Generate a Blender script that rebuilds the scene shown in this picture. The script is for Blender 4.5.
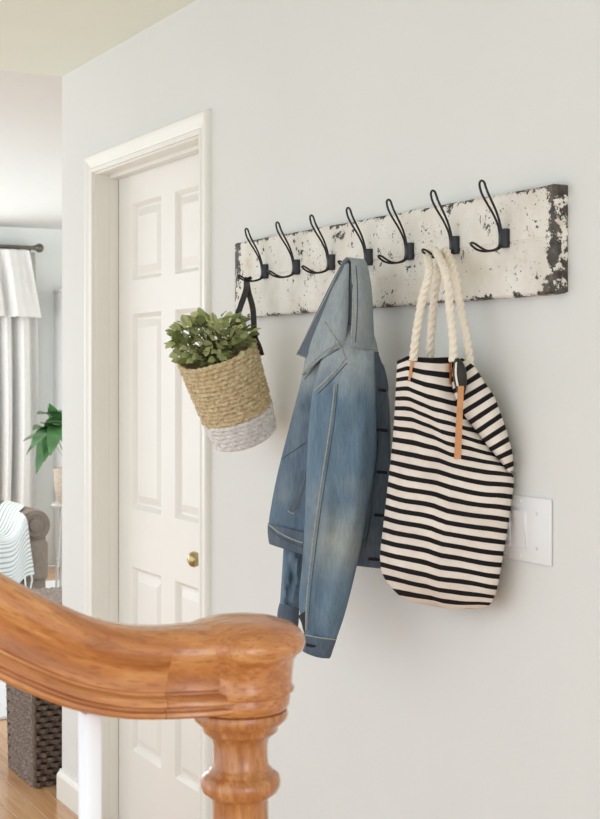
import bpy, bmesh, math, random
from mathutils import Vector, noise
from mathutils.bvhtree import BVHTree

for o in list(bpy.data.objects):
    bpy.data.objects.remove(o, do_unlink=True)
scene = bpy.context.scene
C = scene.collection
R = random.Random(7)

# ------------------------------------------------------------------ camera
# world: hall wall is the plane y = 0, the hall lies at y < 0, x runs along the wall, z is up
FPX, HOR = 1400.0, 371.0
CAM = Vector((0.0, -1.5, 1.41))
PHI = math.atan(755.0 / FPX)
CS, SN = math.cos(PHI), math.sin(PHI)
DIR = Vector((-CS, SN, 0)); RGT = Vector((SN, CS, 0)); UP = Vector((0, 0, 1))
cd = bpy.data.cameras.new('camera'); cam = bpy.data.objects.new('camera', cd); C.objects.link(cam)
cam.location = CAM
cam.rotation_euler = DIR.to_track_quat('-Z', 'Y').to_euler()
cd.sensor_fit = 'VERTICAL'; cd.sensor_height = 24.0; cd.sensor_width = 24.0 * 600 / 819
cd.lens = FPX / 819.0 * 24.0
cd.shift_y = -(409.5 - HOR) / 819.0
cd.clip_start = 0.05
cd.dof.use_dof = True; cd.dof.focus_distance = 2.75; cd.dof.aperture_fstop = 11.0
scene.camera = cam

# ------------------------------------------------------------------ world, lights, exposure
w = bpy.data.worlds.new('world'); scene.world = w; w.use_nodes = True
bg = w.node_tree.nodes['Background']; bg.inputs[0].default_value = (0.885, 0.955, 1.035, 1); bg.inputs[1].default_value = 1.28

def area(name, loc, target, sx, sy, power, col=(1, 1, 1)):
    l = bpy.data.lights.new(name, 'AREA'); l.shape = 'RECTANGLE'; l.size = sx; l.size_y = sy
    l.energy = power; l.color = col
    o = bpy.data.objects.new(name, l); C.objects.link(o); o.location = loc
    o.rotation_euler = (Vector(target) - Vector(loc)).to_track_quat('-Z', 'Y').to_euler()
    return o
area('far_window_daylight', (-9.95, 0.0, 1.45), (-5, 0.0, 1.2), 1.7, 1.5, 40, (0.93, 0.97, 1.0))
area('living_side_window_daylight', (-7.6, -2.75, 1.45), (-9.5, 1.6, 1.3), 2.2, 1.6, 56, (0.96, 0.98, 1.0))
area('living_rear_fill', (-7.6, 3.2, 1.5), (-9.0, 1.5, 1.3), 1.8, 1.4, 25, (0.95, 0.98, 1.0))  # added fill lamp to brighten the far wall, no window there
area('front_door_daylight', (1.9, -1.1, 1.5), (-2.5, -0.6, 1.2), 0.9, 1.9, 11, (0.96, 0.98, 1.0))
vs = scene.view_settings
vs.view_transform = 'Standard'; vs.look = 'None'; vs.gamma = 1.0; vs.use_curve_mapping = False
vs.exposure = 0.27

# ------------------------------------------------------------------ helpers
def Q(px, py, d):
    """photo pixel + depth along the view axis -> world point"""
    return CAM + d * (DIR + (px - 300.0) / FPX * RGT + (HOR - py) / FPX * UP)
def QY(px, py, Y):
    """photo pixel on the plane y = Y"""
    d = (Y - CAM.y) / (SN + CS * (px - 300.0) / FPX)
    return Q(px, py, d)
def srgb(r, g, b):
    f = lambda c: (c / 255 / 12.92) if c / 255 <= 0.04045 else ((c / 255 + 0.055) / 1.055) ** 2.4
    return (f(r), f(g), f(b), 1)

def link(name, me, material=None, parent=None, smooth=True):
    o = bpy.data.objects.new(name, me); C.objects.link(o)
    if material is not None and not me.materials: me.materials.append(material)
    if smooth:
        for p in me.polygons: p.use_smooth = True
    if parent is not None:
        o.parent = parent
        if parent.type == 'EMPTY' or True:
            o.matrix_parent_inverse = world_of(parent).inverted()
    return o
def world_of(o):
    m = o.matrix_basis.copy()
    if o.parent: m = world_of(o.parent) @ o.matrix_parent_inverse @ m
    return m
def obj(name, vf, material, parent=None, smooth=True, uv=None):
    v, f = vf
    me = bpy.data.meshes.new(name); me.from_pydata([tuple(p) for p in v], [], f); me.update()
    if uv is not None:
        ul = me.uv_layers.new(name='UVMap')
        for li, l in enumerate(me.loops): ul.data[li].uv = uv[li]
    return link(name, me, material, parent, smooth)
def tag(o, label, cat, group=None):
    o['label'] = label; o['category'] = cat
    if group: o['group'] = group
    return o
def thing(name, label, cat, loc=(0, 0, 0), group=None):
    o = bpy.data.objects.new(name, None); C.objects.link(o); o.location = loc; o.empty_display_size = 0.05
    return tag(o, label, cat, group)
def struct(o, label=None, cat=None):
    o['kind'] = 'structure'
    if label: o['label'] = label
    if cat: o['category'] = cat
    return o

class MB:
    def __init__(s): s.v = []; s.f = []; s.uv = []
    def add(s, v, f, uv=None):
        b = len(s.v); s.v += [Vector(p) for p in v]; s.f += [[i + b for i in q] for q in f]
        s.uv += uv if uv is not None else [(0, 0)] * sum(len(q) for q in f)
        return s
    def box(s, x0, x1, y0, y1, z0, z1):
        v = [(x, y, z) for x in (x0, x1) for y in (y0, y1) for z in (z0, z1)]
        f = [[0, 1, 3, 2], [4, 6, 7, 5], [0, 4, 5, 1], [2, 3, 7, 6], [0, 2, 6, 4], [1, 5, 7, 3]]
        return s.add(v, f)
    def rings(s, rings, closed=True, cap=True, uscale=1.0, vlens=None):
        n = len(rings[0]); m = len(rings); v = [p for r in rings for p in r]; f = []; uv = []
        if vlens is None:
            vlens = [0.0]
            for i in range(1, m):
                vlens.append(vlens[-1] + sum((Vector(rings[i][k]) - Vector(rings[i - 1][k])).length for k in range(0, n, max(1, n // 8))) / len(range(0, n, max(1, n // 8))))
        for i in range(m - 1):
            for k in range(n if closed else n - 1):
                k2 = (k + 1) % n
                f.append([i * n + k, i * n + k2, (i + 1) * n + k2, (i + 1) * n + k])
                u0, u1 = k / n * uscale, (k + 1) / n * uscale
                uv += [(u0, vlens[i]), (u1, vlens[i]), (u1, vlens[i + 1]), (u0, vlens[i + 1])]
        if cap and closed:
            f.append(list(range(n))[::-1]); uv += [(0, vlens[0])] * n
            f.append([(m - 1) * n + k for k in range(n)]); uv += [(0, vlens[-1])] * n
        return s.add(v, f, uv)
    def tube(s, pts, rad, n=8, cap=True, closed=False):
        pts = [Vector(p) for p in pts]; m = len(pts); rings = []; prev = None
        for i, p in enumerate(pts):
            t = (pts[min(i + 1, m - 1)] - pts[max(i - 1, 0)])
            if closed: t = pts[(i + 1) % m] - pts[(i - 1) % m]
            t.normalize()
            if prev is None:
                a = Vector((0, 0, 1)) if abs(t.z) < 0.9 else Vector((1, 0, 0))
                nx = t.cross(a).normalized()
            else:
                nx = (prev - t * prev.dot(t)).normalized()
            prev = nx; ny = t.cross(nx)
            r = rad(i / (m - 1)) if callable(rad) else rad
            rings.append([p + r * (math.cos(2 * math.pi * k / n) * nx + math.sin(2 * math.pi * k / n) * ny) for k in range(n)])
        if closed: rings.append(rings[0]); cap = False
        return s.rings(rings, True, cap)
    def lathe(s, prof, c=(0, 0), n=48, cap=True):
        rings = [[(c[0] + r * math.cos(2 * math.pi * k / n), c[1] + r * math.sin(2 * math.pi * k / n), z) for k in range(n)] for r, z in prof]
        return s.rings(rings, True, cap)
    def build(s, name, material, parent=None, smooth=True, bevel=0, seg=2, recalc=True):
        me = bpy.data.meshes.new(name); me.from_pydata([tuple(p) for p in s.v], [], s.f); me.update()
        ul = me.uv_layers.new(name='UVMap')
        for i, uvc in enumerate(s.uv): ul.data[i].uv = uvc
        if bevel or recalc:
            bm = bmesh.new(); bm.from_mesh(me)
            bmesh.ops.remove_doubles(bm, verts=bm.verts, dist=1e-6)
            if recalc: bmesh.ops.recalc_face_normals(bm, faces=bm.faces)
            if bevel:
                es = [e for e in bm.edges if len(e.link_faces) == 2 and e.calc_face_angle(0) > 0.6]
                bmesh.ops.bevel(bm, geom=es, offset=bevel, segments=seg, profile=0.5, affect='EDGES', clamp_overlap=True)
            bm.to_mesh(me); bm.free()
        o = link(name, me, material, parent, smooth)
        if smooth: me.set_sharp_from_angle(angle=0.7)
        return o

def catmull(keys, n):
    """keys: list of equal length tuples, evenly parametrised; n samples"""
    out = []; m = len(keys)
    for i in range(n):
        t = i / (n - 1) * (m - 1); k = min(int(t), m - 2); u = t - k
        p0, p1, p2, p3 = keys[max(k - 1, 0)], keys[k], keys[k + 1], keys[min(k + 2, m - 1)]
        out.append(tuple(0.5 * (2 * b + (c - a) * u + (2 * a - 5 * b + 4 * c - e) * u * u + (-a + 3 * b - 3 * c + e) * u ** 3)
                         for a, b, c, e in zip(p0, p1, p2, p3)))
    return out

# ------------------------------------------------------------------ materials
class NT:
    def __init__(s, name):
        s.m = bpy.data.materials.new(name); s.m.use_nodes = True; s.t = s.m.node_tree
        s.b = s.t.nodes['Principled BSDF']
    def n(s, typ, **kw):
        nd = s.t.nodes.new(typ)
        for k, v in kw.items():
            if k in nd.inputs: nd.inputs[k].default_value = v
            else: setattr(nd, k, v)
        return nd
    def l(s, a, b): s.t.links.new(a, b)
    def coords(s, scale=(1, 1, 1), kind='Object', rot=(0, 0, 0)):
        tc = s.n('ShaderNodeTexCoord'); mp = s.n('ShaderNodeMapping'); mp.inputs['Scale'].default_value = scale
        mp.inputs['Rotation'].default_value = rot
        s.l(tc.outputs[kind], mp.inputs[0]); return mp.outputs[0]
    def noise(s, co, scale, detail=4, rough=0.55, dist=0.0):
        nd = s.n('ShaderNodeTexNoise'); nd.inputs['Scale'].default_value = scale; nd.inputs['Detail'].default_value = detail
        nd.inputs['Roughness'].default_value = rough; nd.inputs['Distortion'].default_value = dist
        s.l(co, nd.inputs['Vector']); return nd.outputs['Fac']
    def ramp(s, fac, stops, interp='LINEAR'):
        nd = s.n('ShaderNodeValToRGB'); nd.color_ramp.interpolation = interp; e = nd.color_ramp.elements
        while len(e) < len(stops): e.new(0.5)
        for i, (p, c) in enumerate(stops): e[i].position = p; e[i].color = c if len(c) == 4 else (*c, 1)
        s.l(fac, nd.inputs[0]); return nd.outputs[0]
    def mix(s, fac, a, b, mode='MIX'):
        nd = s.n('ShaderNodeMix', data_type='RGBA', blend_type=mode)
        for sock, val in ((0, fac), (6, a), (7, b)):
            if hasattr(val, 'links'): s.l(val, nd.inputs[sock])
            else: nd.inputs[sock].default_value = val
        return nd.outputs[2]
    def math(s, op, a, b=None, c=None):
        nd = s.n('ShaderNodeMath', operation=op)
        for i, v in enumerate((a, b, c)):
            if v is None: continue
            if hasattr(v, 'links'): s.l(v, nd.inputs[i])
            else: nd.inputs[i].default_value = v
        return nd.outputs[0]
    def bump(s, h, strength=0.3, dist=0.002):
        nd = s.n('ShaderNodeBump'); nd.inputs['Strength'].default_value = strength; nd.inputs['Distance'].default_value = dist
        s.l(h, nd.inputs['Height']); s.l(nd.outputs[0], s.b.inputs['Normal'])
    def col(s, c):
        if hasattr(c, 'links'): s.l(c, s.b.inputs['Base Color'])
        else: s.b.inputs['Base Color'].default_value = c
        return s
    def set(s, rough=0.5, metal=0, spec=0.5):
        s.b.inputs['Roughness'].default_value = rough; s.b.inputs['Metallic'].default_value = metal
        s.b.inputs['Specular IOR Level'].default_value = spec; return s

BLK = (0, 0, 0, 1); WHT = (1, 1, 1, 1)
def plain(name, c, rough=0.6, metal=0, var=0.06, nscale=30, bump=0.0, bscale=200, spec=0.5):
    m = NT(name); m.set(rough, metal, spec); co = m.coords()
    f = m.noise(co, nscale)
    d = tuple(x * (1 - var) for x in c[:3]) + (1,); b = tuple(min(1, x * (1 + var)) for x in c[:3]) + (1,)
    m.col(m.ramp(f, [(0.3, d), (0.7, b)]))
    if bump: m.bump(m.noise(co, bscale, 3), bump, 0.001)
    return m.m

M = {}
M['wall'] = plain('wall_paint', srgb(226, 226, 221), 0.75, var=0.012, nscale=3, bump=0.25, bscale=120, spec=0.25)
M['ceil'] = plain('ceiling_paint', srgb(235, 239, 226), 0.85, var=0.012, nscale=3, bump=0.3, bscale=90, spec=0.2)
M['trim'] = plain('trim_paint', srgb(235, 233, 224), 0.32, var=0.01, nscale=8)
M['door'] = plain('door_paint', srgb(236, 233, 225), 0.30, var=0.012, nscale=6, bump=0.04, bscale=60)
M['farwall'] = plain('living_room_paint', srgb(238, 241, 237), 0.8, var=0.01)
M['livceil'] = plain('living_ceiling_paint', srgb(228, 230, 228), 0.85, var=0.01)
M['white_metal'] = plain('white_baluster_paint', srgb(238, 240, 243), 0.25, var=0.01)
M['plate'] = plain('white_plastic', srgb(232, 231, 230), 0.35, var=0.006)
M['iron'] = plain('black_iron', srgb(34, 32, 33), 0.42, 0.4, var=0.2, nscale=120)
M['block'] = plain('black_hook_block', srgb(38, 38, 42), 0.38, 0.2, var=0.15, nscale=150)
M['brass'] = plain('antique_brass', srgb(190, 172, 128), 0.25, 1.0, var=0.1)
M['steel'] = plain('brushed_nickel_rod', srgb(120, 115, 108), 0.35, 0.8)
M['curtain'] = plain('curtain_linen', srgb(236, 235, 232), 0.85, var=0.03, bump=0.2, bscale=500, spec=0.1)
M['cabinet'] = plain('white_cabinet_paint', srgb(228, 227, 225), 0.5, var=0.01)
M['taupe'] = plain('taupe_upholstery', srgb(142, 130, 118), 0.85, var=0.10, nscale=40, bump=0.4, bscale=700, spec=0.15)
M['cushion'] = plain('cream_cushion', srgb(222, 214, 198), 0.9, var=0.05, bump=0.3, bscale=600, spec=0.1)
M['rug'] = plain('white_rug', srgb(232, 231, 230), 0.95, var=0.05, nscale=60, bump=0.8, bscale=150, spec=0.05)
M['lily'] = plain('lily_leaf', srgb(72, 116, 66), 0.28, var=0.5, nscale=9)
M['soil'] = plain('soil', srgb(60, 45, 35), 0.95)
M['ribbon'] = plain('black_ribbon', srgb(38, 33, 30), 0.55, var=0.2, nscale=80)
M['leather'] = plain('tan_leather', srgb(200, 142, 92), 0.55, var=0.12, nscale=60, bump=0.2, bscale=400)
M['dark_hole'] = plain('buttonhole_thread', srgb(30, 32, 36), 0.9)
M['stitch'] = plain('pale_topstitch', srgb(168, 168, 158), 0.85, var=0.15, nscale=400)
M['seam_ridge'] = plain('pale_seam_ridge', srgb(158, 160, 152), 0.9, var=0.22, nscale=260, spec=0.1)  # pale ridge next to the dark tube, edge shading imitated in colour
M['seam_shade'] = plain('painted_seam_shade', srgb(84, 92, 98), 0.9, var=0.3, nscale=260, spec=0.1)  # dark tube beside the seam, its edge shade painted as colour
M['brass_button'] = plain('metal_button', srgb(120, 105, 90), 0.4, 0.9)
M['stand'] = plain('white_stand', srgb(215, 212, 206), 0.5)

def leafmat(name, c0, c1):
    m = NT(name); m.set(0.5); oi = m.n('ShaderNodeObjectInfo')
    f = m.noise(m.coords(), 60)
    f2 = m.math('ADD', m.math('MULTIPLY', oi.outputs['Random'], 0.75), m.math('MULTIPLY', f, 0.25))
    m.col(m.ramp(f2, [(0.1, c0), (0.9, c1)]))
    m.b.inputs['Subsurface Weight'].default_value = 0.0
    return m.m
M['leaf'] = leafmat('sage_leaf', srgb(108, 120, 62), srgb(202, 208, 148))
M['stem'] = plain('leaf_stem', srgb(92, 96, 58), 0.7)

def mat_oak(name, axis_scale, rot=(0, 0, 0), dark=1.0, kind='Object'):
    m = NT(name); m.set(0.24)
    co = m.coords(axis_scale, kind, rot)
    n1 = m.noise(co, 1.0, 6, 0.65, 0.6)
    wv = m.n('ShaderNodeTexWave', wave_type='BANDS', bands_direction='DIAGONAL'); wv.inputs['Scale'].default_value = 0.55
    wv.inputs['Distortion'].default_value = 4.0; wv.inputs['Detail'].default_value = 3; wv.inputs['Detail Scale'].default_value = 0.8
    m.l(co, wv.inputs[0])
    c1 = m.ramp(n1, [(0.28, srgb(146 * dark, 86 * dark, 46 * dark)), (0.5, srgb(194 * dark, 127 * dark, 72 * dark)), (0.72, srgb(222 * dark, 166 * dark, 106 * dark))])
    c2 = m.mix(m.math('MULTIPLY', wv.outputs['Fac'], 0.32), c1, srgb(164 * dark, 96 * dark, 48 * dark))
    pores = m.noise(m.coords(tuple(a * 7 for a in axis_scale), kind, rot), 1.0, 2)
    c3 = m.mix(m.ramp(pores, [(0.54, BLK), (0.66, (0.6, 0.6, 0.6, 1))]), c2, srgb(150, 86, 42))
    m.col(c3)
    m.b.inputs['Coat Weight'].default_value = 0.35; m.b.inputs['Coat Roughness'].default_value = 0.15
    m.bump(n1, 0.08, 0.001)
    return m.m
M['oak_rail'] = mat_oak('honey_oak_rail', (16, 7, 1), kind='UV')
M['oak_cap'] = mat_oak('honey_oak_cap', (60, 14, 60), rot=(0, 0, 0.5))
M['oak_fitting'] = mat_oak('honey_oak_fitting', (13, 9, 1), kind='UV')
M['oak_post'] = mat_oak('honey_oak_post', (70, 70, 9), dark=0.94)

def mat_floor():
    m = NT('oak_floor'); m.set(0.22); oi = m.n('ShaderNodeObjectInfo')
    n1 = m.noise(m.coords((3, 45, 3)), 1.0, 6, 0.6, 0.5)
    c = m.ramp(n1, [(0.3, srgb(182, 130, 88)), (0.55, srgb(208, 162, 118)), (0.8, srgb(220, 182, 140))])
    c = m.mix(0.35, c, m.ramp(oi.outputs['Random'], [(0, srgb(190, 140, 98)), (1, srgb(222, 182, 140))]))
    m.col(c); return m.m
M['floor'] = mat_floor()

def mat_board():
    m = NT('chipped_white_paint'); m.set(0.6)
    co = m.coords(); tc = m.n('ShaderNodeSeparateXYZ'); m.l(co, tc.inputs[0])
    big = m.noise(co, 21, 6, 0.75, 0.4); mid = m.noise(co, 70, 5, 0.7, 0.2); fine = m.noise(co, 190, 3, 0.6)
    zc, hz = 1.629, 0.0915
    dz = m.math('SUBTRACT', hz, m.math('ABSOLUTE', m.math('SUBTRACT', tc.outputs['Z'], zc)))
    dxr = m.math('SUBTRACT', -1.8405, tc.outputs['X']); dxl = m.math('ADD', tc.outputs['X'], 3.073)
    ez = m.math('MULTIPLY', m.math('MAXIMUM', m.math('SUBTRACT', 1.0, m.math('DIVIDE', dz, 0.012)), 0.0), 0.105)
    er = m.math('MULTIPLY', m.math('MAXIMUM', m.math('SUBTRACT', 1.0, m.math('DIVIDE', m.math('ABSOLUTE', m.math('SUBTRACT', dxr, 0.010)), 0.026)), 0.0), 0.165)
    el = m.math('MULTIPLY', m.math('MAXIMUM', m.math('SUBTRACT', 1.0, m.math('DIVIDE', dxl, 0.06)), 0.0), 0.13)
    e = m.math('ADD', m.math('ADD', ez, er), el)
    v = m.math('ADD', m.math('ADD', m.math('MULTIPLY', big, 0.6), m.math('MULTIPLY', mid, 0.4)), e)
    chip = m.ramp(v, [(0.583, BLK), (0.592, WHT)])
    specks = m.ramp(fine, [(0.655, BLK), (0.675, WHT)])
    zone = m.ramp(m.noise(co, 9, 2), [(0.5, BLK), (0.6, WHT)])
    chip2 = m.math('MAXIMUM', chip, m.math('MULTIPLY', specks, zone))
    paint = m.ramp(m.noise(co, 14, 5), [(0.3, srgb(216, 209, 195)), (0.65, srgb(234, 230, 220))])
    rust = m.ramp(m.noise(co, 17, 4, 0.6), [(0.63, BLK), (0.75, (0.6, 0.6, 0.6, 1))])
    paint = m.mix(rust, paint, srgb(206, 172, 136))
    under = m.ramp(m.noise(co, 60, 3), [(0.35, srgb(50, 47, 43)), (0.62, srgb(84, 78, 70)), (0.78, srgb(128, 98, 72))])
    m.col(m.mix(chip2, paint, under))
    h = m.math('ADD', m.math('MULTIPLY', m.math('SUBTRACT', 1.0, chip2), 1.0), m.math('MULTIPLY', big, 0.8))
    m.bump(h, 0.6, 0.002)
    return m.m
M['board'] = mat_board()

def mat_denim(name, lo, hi, faded, fade_amt=0.35, zgrad=None, worn=None):
    m = NT(name); m.set(0.88, spec=0.15); co = m.coords()
    streak = m.noise(m.coords((14, 14, 4)), 1.6, 4, 0.6, 0.4)
    c = m.ramp(streak, [(0.25, lo), (0.75, hi)])
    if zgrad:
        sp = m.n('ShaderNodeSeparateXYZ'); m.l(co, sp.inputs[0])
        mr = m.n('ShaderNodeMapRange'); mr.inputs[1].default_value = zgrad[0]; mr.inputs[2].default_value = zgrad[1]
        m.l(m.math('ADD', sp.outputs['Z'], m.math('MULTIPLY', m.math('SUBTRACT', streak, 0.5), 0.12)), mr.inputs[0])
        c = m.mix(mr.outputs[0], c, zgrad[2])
    patch = m.ramp(m.noise(co, 9, 2, 0.5), [(0.52, BLK), (0.72, (fade_amt,) * 3 + (1,))])
    c = m.mix(patch, c, faded)
    if worn:   # rubbed elbow
        vd = m.n('ShaderNodeVectorMath', operation='DISTANCE'); m.l(co, vd.inputs[0]); vd.inputs[1].default_value = worn
        dd = m.math('ADD', vd.outputs['Value'], m.math('MULTIPLY', m.math('SUBTRACT', m.noise(co, 30, 3), 0.5), 0.04))
        c = m.mix(m.ramp(dd, [(0.0, (0.62, 0.62, 0.62, 1)), (0.03, (0.34, 0.34, 0.34, 1)), (0.085, BLK)]), c, faded)
    weave = m.noise(m.coords((1, 1, 1)), 900, 2, 0.6)
    slub = m.noise(m.coords((260, 260, 40)), 1.0, 2)
    c = m.mix(m.math('MULTIPLY', weave, 0.42), c, (1, 1, 1, 1), 'SOFT_LIGHT')
    c = m.mix(0.12, c, m.ramp(slub, [(0.35, BLK), (0.65, WHT)]), 'SOFT_LIGHT')
    m.col(c); m.bump(m.math('ADD', weave, slub), 0.35, 0.0008)
    return m.m
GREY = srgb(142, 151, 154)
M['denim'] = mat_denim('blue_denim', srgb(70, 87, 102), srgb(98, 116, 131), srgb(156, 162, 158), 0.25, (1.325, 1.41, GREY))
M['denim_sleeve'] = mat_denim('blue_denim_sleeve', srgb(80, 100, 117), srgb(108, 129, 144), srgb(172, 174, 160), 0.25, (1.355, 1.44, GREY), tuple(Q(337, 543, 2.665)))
M['denim_grey'] = mat_denim('washed_grey_denim', srgb(128, 137, 140), srgb(150, 158, 160), srgb(168, 174, 172), 0.35)
M['denim_slate'] = mat_denim('slate_denim', srgb(74, 81, 90), srgb(96, 103, 112), srgb(120, 126, 132), 0.3)
M['denim_dark'] = mat_denim('dark_denim', srgb(70, 81, 93), srgb(92, 104, 116), srgb(122, 130, 136), 0.3)

def mat_stripe():
    m = NT('black_cream_stripe_canvas'); m.set(0.9, spec=0.1)
    tc = m.n('ShaderNodeTexCoord'); sp = m.n('ShaderNodeSeparateXYZ'); m.l(tc.outputs['UV'], sp.inputs[0])
    jit = m.math('MULTIPLY', m.math('SUBTRACT', m.noise(m.coords(), 40, 3), 0.5), 0.05)
    fr = m.math('FRACT', m.math('ADD', sp.outputs['Y'], jit))
    st = m.ramp(fr, [(0.0, BLK), (0.40, BLK), (0.43, WHT), (0.45, WHT), (0.62, WHT), (0.645, WHT), (0.97, WHT), (1.0, BLK)])
    cream = m.ramp(m.noise(m.coords(), 22, 3), [(0.3, srgb(216, 205, 192)), (0.7, srgb(232, 223, 211))])
    m.col(m.mix(st, srgb(34, 31, 32), cream))
    m.bump(m.noise(m.coords(), 700, 2), 0.3, 0.0008)
    return m.m
M['stripe'] = mat_stripe()
M['rope'] = plain('cotton_rope', srgb(236, 226, 208), 0.9, var=0.06, nscale=200, bump=0.5, bscale=900, spec=0.1)

def mat_coil(name, lo, mid, hi, bscale=(1, 1, 1)):
    m = NT(name); m.set(0.85, spec=0.15); co = m.coords(bscale)
    f = m.noise(co, 110, 5, 0.7)
    m.col(m.ramp(f, [(0.28, lo), (0.5, mid), (0.7, hi)])); m.bump(m.noise(co, 320, 3), 0.7, 0.002)
    return m.m
M['seagrass'] = mat_coil('seagrass_coil', srgb(150, 128, 92), srgb(206, 185, 146), srgb(230, 214, 180))
M['whitedip'] = mat_coil('white_dipped_coil', srgb(204, 200, 195), srgb(228, 225, 221), srgb(240, 238, 235))
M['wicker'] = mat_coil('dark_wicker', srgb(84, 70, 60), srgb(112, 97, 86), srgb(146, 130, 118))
M['wicker_lit_top'] = mat_coil('wicker_painted_lit_top', srgb(130, 116, 104), srgb(168, 155, 144), srgb(206, 196, 186))  # paler copy for the lid, window light put into the colour
M['wicker_lit_side'] = mat_coil('wicker_painted_lit_side', srgb(112, 98, 88), srgb(146, 132, 122), srgb(182, 169, 160))  # lighter copy for the lit sides, light painted into the wicker tone
M['pot'] = mat_coil('woven_pot', srgb(170, 140, 116), srgb(214, 198, 180), srgb(232, 222, 210))

def mat_throw():
    m = NT('striped_throw'); m.set(0.9, spec=0.1)
    tc = m.n('ShaderNodeTexCoord'); sp = m.n('ShaderNodeSeparateXYZ'); m.l(tc.outputs['UV'], sp.inputs[0])
    fr = m.math('FRACT', sp.outputs['Y'])
    st = m.ramp(fr, [(0.0, BLK), (0.24, BLK), (0.32, WHT), (0.94, WHT), (1.0, BLK)])
    m.col(m.mix(st, srgb(168, 176, 174), srgb(232, 236, 234))); m.bump(m.noise(m.coords(), 300, 2), 0.4, 0.002)
    return m.m
M['throw'] = mat_throw()
M['fringe'] = plain('throw_fringe', srgb(230, 233, 230), 0.9)

# ------------------------------------------------------------------ the setting
CEIL, LCEIL = 2.38, 2.44
WX0 = -4.434                    # end of the hall wall
OX0, OX1, OZ = -4.115, -3.322, 2.018   # door opening
b = MB(); b.box(WX0, OX0 - 0.02, 0, 0.13, 0, LCEIL).box(OX1 + 0.02, 2.4, 0, 0.13, 0, LCEIL).box(OX0 - 0.02, OX1 + 0.02, 0, 0.13, OZ + 0.02, LCEIL)
struct(b.build('wall_hall', M['wall'], smooth=False), 'off white painted hall wall behind the coat rack', 'wall')
b = MB(); b.box(-9.9, -9.8, 0.95, 3.3, 0, LCEIL).box(-9.9, -9.8, -2.9, -0.95, 0, LCEIL).box(-9.9, -9.8, -0.95, 0.95, 0, 0.7).box(-9.9, -9.8, -0.95, 0.95, 2.2, LCEIL)
struct(b.build('wall_far', M['farwall'], smooth=False), 'pale grey living room wall behind the curtain', 'wall')
b = MB(); b.box(-9.9, 0.4, 3.3, 3.4, 0, LCEIL)
struct(b.build('wall_back', M['farwall'], smooth=False), 'pale living room wall hidden behind the hall wall', 'wall')
# far window, left of the curtain
wn = MB(); wn.box(-9.87, -9.79, -0.95, -0.88, 0.7, 2.2).box(-9.87, -9.79, 0.88, 0.95, 0.7, 2.2).box(-9.87, -9.79, -0.88, 0.88, 0.7, 0.77).box(-9.87, -9.79, -0.88, 0.88, 2.13, 2.2).box(-9.86, -9.82, -0.02, 0.02, 0.77, 2.13).box(-9.86, -9.82, -0.88, 0.88, 1.43, 1.47)
struct(wn.build('window_1', M['trim'], smooth=False, bevel=0.004), 'white living room window frame beside the curtain', 'window')
b = MB(); b.box(WX0, 2.4, -2.2, 0.13, CEIL, CEIL + 0.16)
struct(b.build('ceiling', M['ceil'], smooth=False), 'warm white hall ceiling', 'ceiling')
b = MB(); b.box(-9.9, WX0, -2.9, 3.4, LCEIL, LCEIL + 0.1)
struct(b.build('ceiling_living', M['livceil'], smooth=False), 'bright white living room ceiling', 'ceiling')

floor = MB().box(-9.9, 2.4, -3.2, 3.4, -0.06, -0.0125).build('floor', M['floor'], smooth=False)
struct(floor, 'glossy honey oak plank floor', 'floor')
row_w = 0.083
MB().box(OX0 + 0.001, OX1 - 0.001, -0.014, 0.13, -0.0126, 0.001).build('threshold', M['floor'], floor, smooth=False, bevel=0.002)
for r in range(30):
    y0 = -1.6 + r * row_w; x = -7.6 - R.random() * 1.1
    while x < -1.0:
        L = 0.9 + R.random() * 0.7; x1 = x + L
        xa, xb = x + 0.0008, x1 - 0.0008
        y1 = y0 + row_w - 0.0008; pieces = [(xa, xb, y1)]
        if xb > WX0 - 0.016 and y0 < 0.13 and y1 > -0.0145:      # trim round the wall
            pieces = [(xa, WX0 - 0.016, y1), (max(xa, WX0 - 0.0155), xb, -0.0142)]
        for pa, pb_, py1 in pieces:
            if py1 - y0 > 0.003 and pb_ - pa > 0.03:
                MB().box(pa, pb_, y0 + 0.0008, py1, -0.0126, 0.0).build('floor_plank', M['floor'], floor, smooth=False, bevel=0.0010, seg=1)
        x = x1

# door casing, swept with mitred corners
def casing(profile, name, mat_, x0, x1, z1, yface):
    b = MB()
    path = lambda w_, yo: [(x0 - w_, yface - yo, 0.0), (x0 - w_, yface - yo, z1 + w_), (x1 + w_, yface - yo, z1 + w_), (x1 + w_, yface - yo, 0.0)]
    cols = [path(w_, yo) for w_, yo in profile]
    rings = [[cols[k][i] for k in range(len(profile))] for i in range(4)]
    b.rings(rings, True, True)
    return b.build(name, mat_, smooth=False, recalc=True)
prof = [(0.0, 0.0), (0.0, 0.009), (0.004, 0.012), (0.011, 0.012), (0.015, 0.0085), (0.026, 0.011), (0.040, 0.016), (0.049, 0.017), (0.054, 0.015), (0.056, 0.008), (0.056, 0.0)]
struct(casing(prof, 'trim_1', M['trim'], OX0 - 0.006, OX1 + 0.006, OZ + 0.006, 0.0), 'off white moulded casing around the panelled door', 'trim')
# jamb lining with stop
jb = MB()
jb.box(OX0 - 0.02, OX0, 0.0, 0.13, 0, OZ + 0.02).box(OX1, OX1 + 0.02, 0.0, 0.13, 0, OZ + 0.02).box(OX0, OX1, 0.0, 0.13, OZ, OZ + 0.02)
jb.box(OX0, OX0 + 0.003, 0.045, 0.0735, 0, OZ).box(OX1 - 0.003, OX1, 0.045, 0.0735, 0, OZ).box(OX0 + 0.003, OX1 - 0.003, 0.045, 0.0735, OZ - 0.011, OZ)
struct(jb.build('trim_2', M['trim'], smooth=False), 'off white door jamb lining inside the casing', 'trim')

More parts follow.
